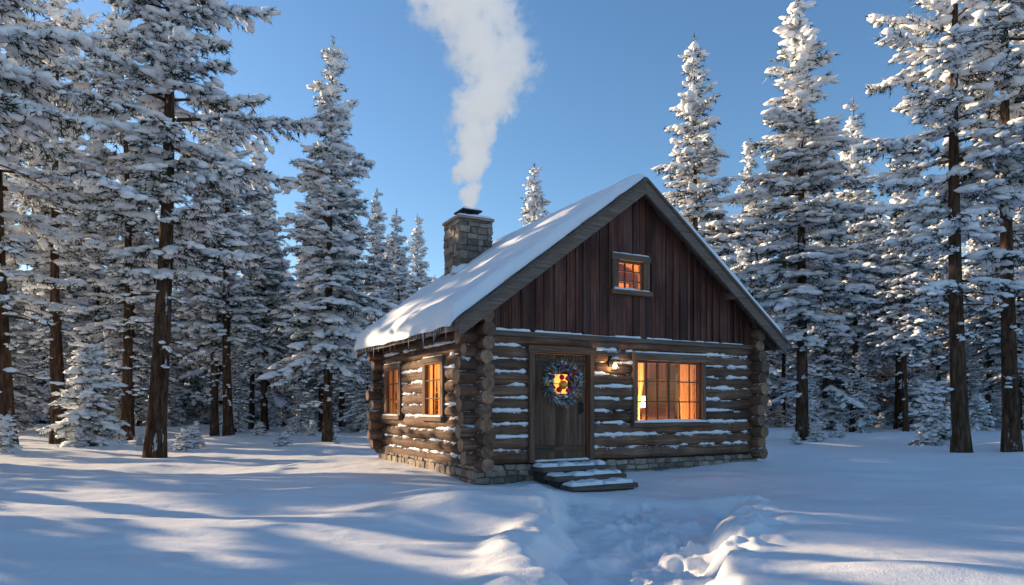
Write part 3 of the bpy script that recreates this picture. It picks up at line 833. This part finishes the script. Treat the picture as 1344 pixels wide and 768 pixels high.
out=N(nt,'ShaderNodeOutputMaterial');pv=N(nt,'ShaderNodeVolumePrincipled');nt.links.new(pv.outputs[0],out.inputs['Volume'])
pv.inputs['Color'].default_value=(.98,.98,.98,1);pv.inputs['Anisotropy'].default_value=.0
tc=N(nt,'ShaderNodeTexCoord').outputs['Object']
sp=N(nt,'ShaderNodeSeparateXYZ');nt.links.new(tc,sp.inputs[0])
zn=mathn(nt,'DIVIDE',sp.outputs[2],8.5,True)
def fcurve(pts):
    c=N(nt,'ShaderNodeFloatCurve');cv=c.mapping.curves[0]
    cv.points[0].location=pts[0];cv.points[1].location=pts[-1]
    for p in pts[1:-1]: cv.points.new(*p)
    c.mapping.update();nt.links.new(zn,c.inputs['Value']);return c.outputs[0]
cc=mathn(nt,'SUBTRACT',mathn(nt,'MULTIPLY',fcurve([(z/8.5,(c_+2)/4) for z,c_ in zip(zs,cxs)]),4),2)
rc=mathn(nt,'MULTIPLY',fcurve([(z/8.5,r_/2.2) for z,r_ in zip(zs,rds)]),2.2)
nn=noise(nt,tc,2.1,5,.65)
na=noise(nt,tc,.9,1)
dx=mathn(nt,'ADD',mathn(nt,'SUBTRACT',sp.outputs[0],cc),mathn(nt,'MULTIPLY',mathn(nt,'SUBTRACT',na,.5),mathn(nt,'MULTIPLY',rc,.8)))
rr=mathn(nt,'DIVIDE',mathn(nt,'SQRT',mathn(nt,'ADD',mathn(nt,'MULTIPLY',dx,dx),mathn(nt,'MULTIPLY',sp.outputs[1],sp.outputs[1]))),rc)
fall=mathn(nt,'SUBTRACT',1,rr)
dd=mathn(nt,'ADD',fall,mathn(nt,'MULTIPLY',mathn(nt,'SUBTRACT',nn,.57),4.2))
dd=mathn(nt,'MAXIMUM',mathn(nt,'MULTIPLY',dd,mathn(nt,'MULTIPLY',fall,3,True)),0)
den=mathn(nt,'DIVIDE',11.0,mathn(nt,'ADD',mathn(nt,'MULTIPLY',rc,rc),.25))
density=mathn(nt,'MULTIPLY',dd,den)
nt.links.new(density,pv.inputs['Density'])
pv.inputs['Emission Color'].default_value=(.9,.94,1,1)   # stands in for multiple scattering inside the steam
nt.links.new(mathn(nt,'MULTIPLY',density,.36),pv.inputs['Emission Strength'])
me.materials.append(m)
try: m.cycles.volume_step_rate=.35
except Exception as e: print(e)

# ------------------------------------------------------------------ light, sky, camera
el=math.radians(14);az=math.atan2(-.92,.38)
s=Vector((math.sin(az)*math.cos(el),math.cos(az)*math.cos(el),math.sin(el)))
l=bpy.data.lights.new('sun','SUN');l.energy=9;l.angle=math.radians(.5);l.color=(1,.74,.46)
o=bpy.data.objects.new('sun',l);scene.collection.objects.link(o);o.rotation_euler=s.to_track_quat('Z','Y').to_euler()
w=bpy.data.worlds.new('World');scene.world=w;w.use_nodes=True;nt=w.node_tree
bg=nt.nodes['Background'];sk=nt.nodes.new('ShaderNodeTexSky');sk.sky_type='NISHITA';sk.sun_disc=False
sk.sun_elevation=el;sk.sun_rotation=az;sk.air_density=1;sk.dust_density=.4;sk.ozone_density=3
hs=nt.nodes.new('ShaderNodeHueSaturation');hs.inputs['Saturation'].default_value=1.08
nt.links.new(sk.outputs[0],hs.inputs['Color']);nt.links.new(hs.outputs[0],bg.inputs[0]);bg.inputs[1].default_value=.22
cam=bpy.data.cameras.new('camera');co=bpy.data.objects.new('camera',cam);scene.collection.objects.link(co);scene.camera=co
co.location=(0,0,1.5);co.rotation_euler=(math.radians(90),0,0);cam.sensor_width=36;cam.lens=903/1344*36;cam.shift_y=151/1344;cam.clip_end=1500
scene.view_settings.view_transform='Standard';scene.view_settings.look='None';scene.view_settings.exposure=0
print('done',time.time()-T0)
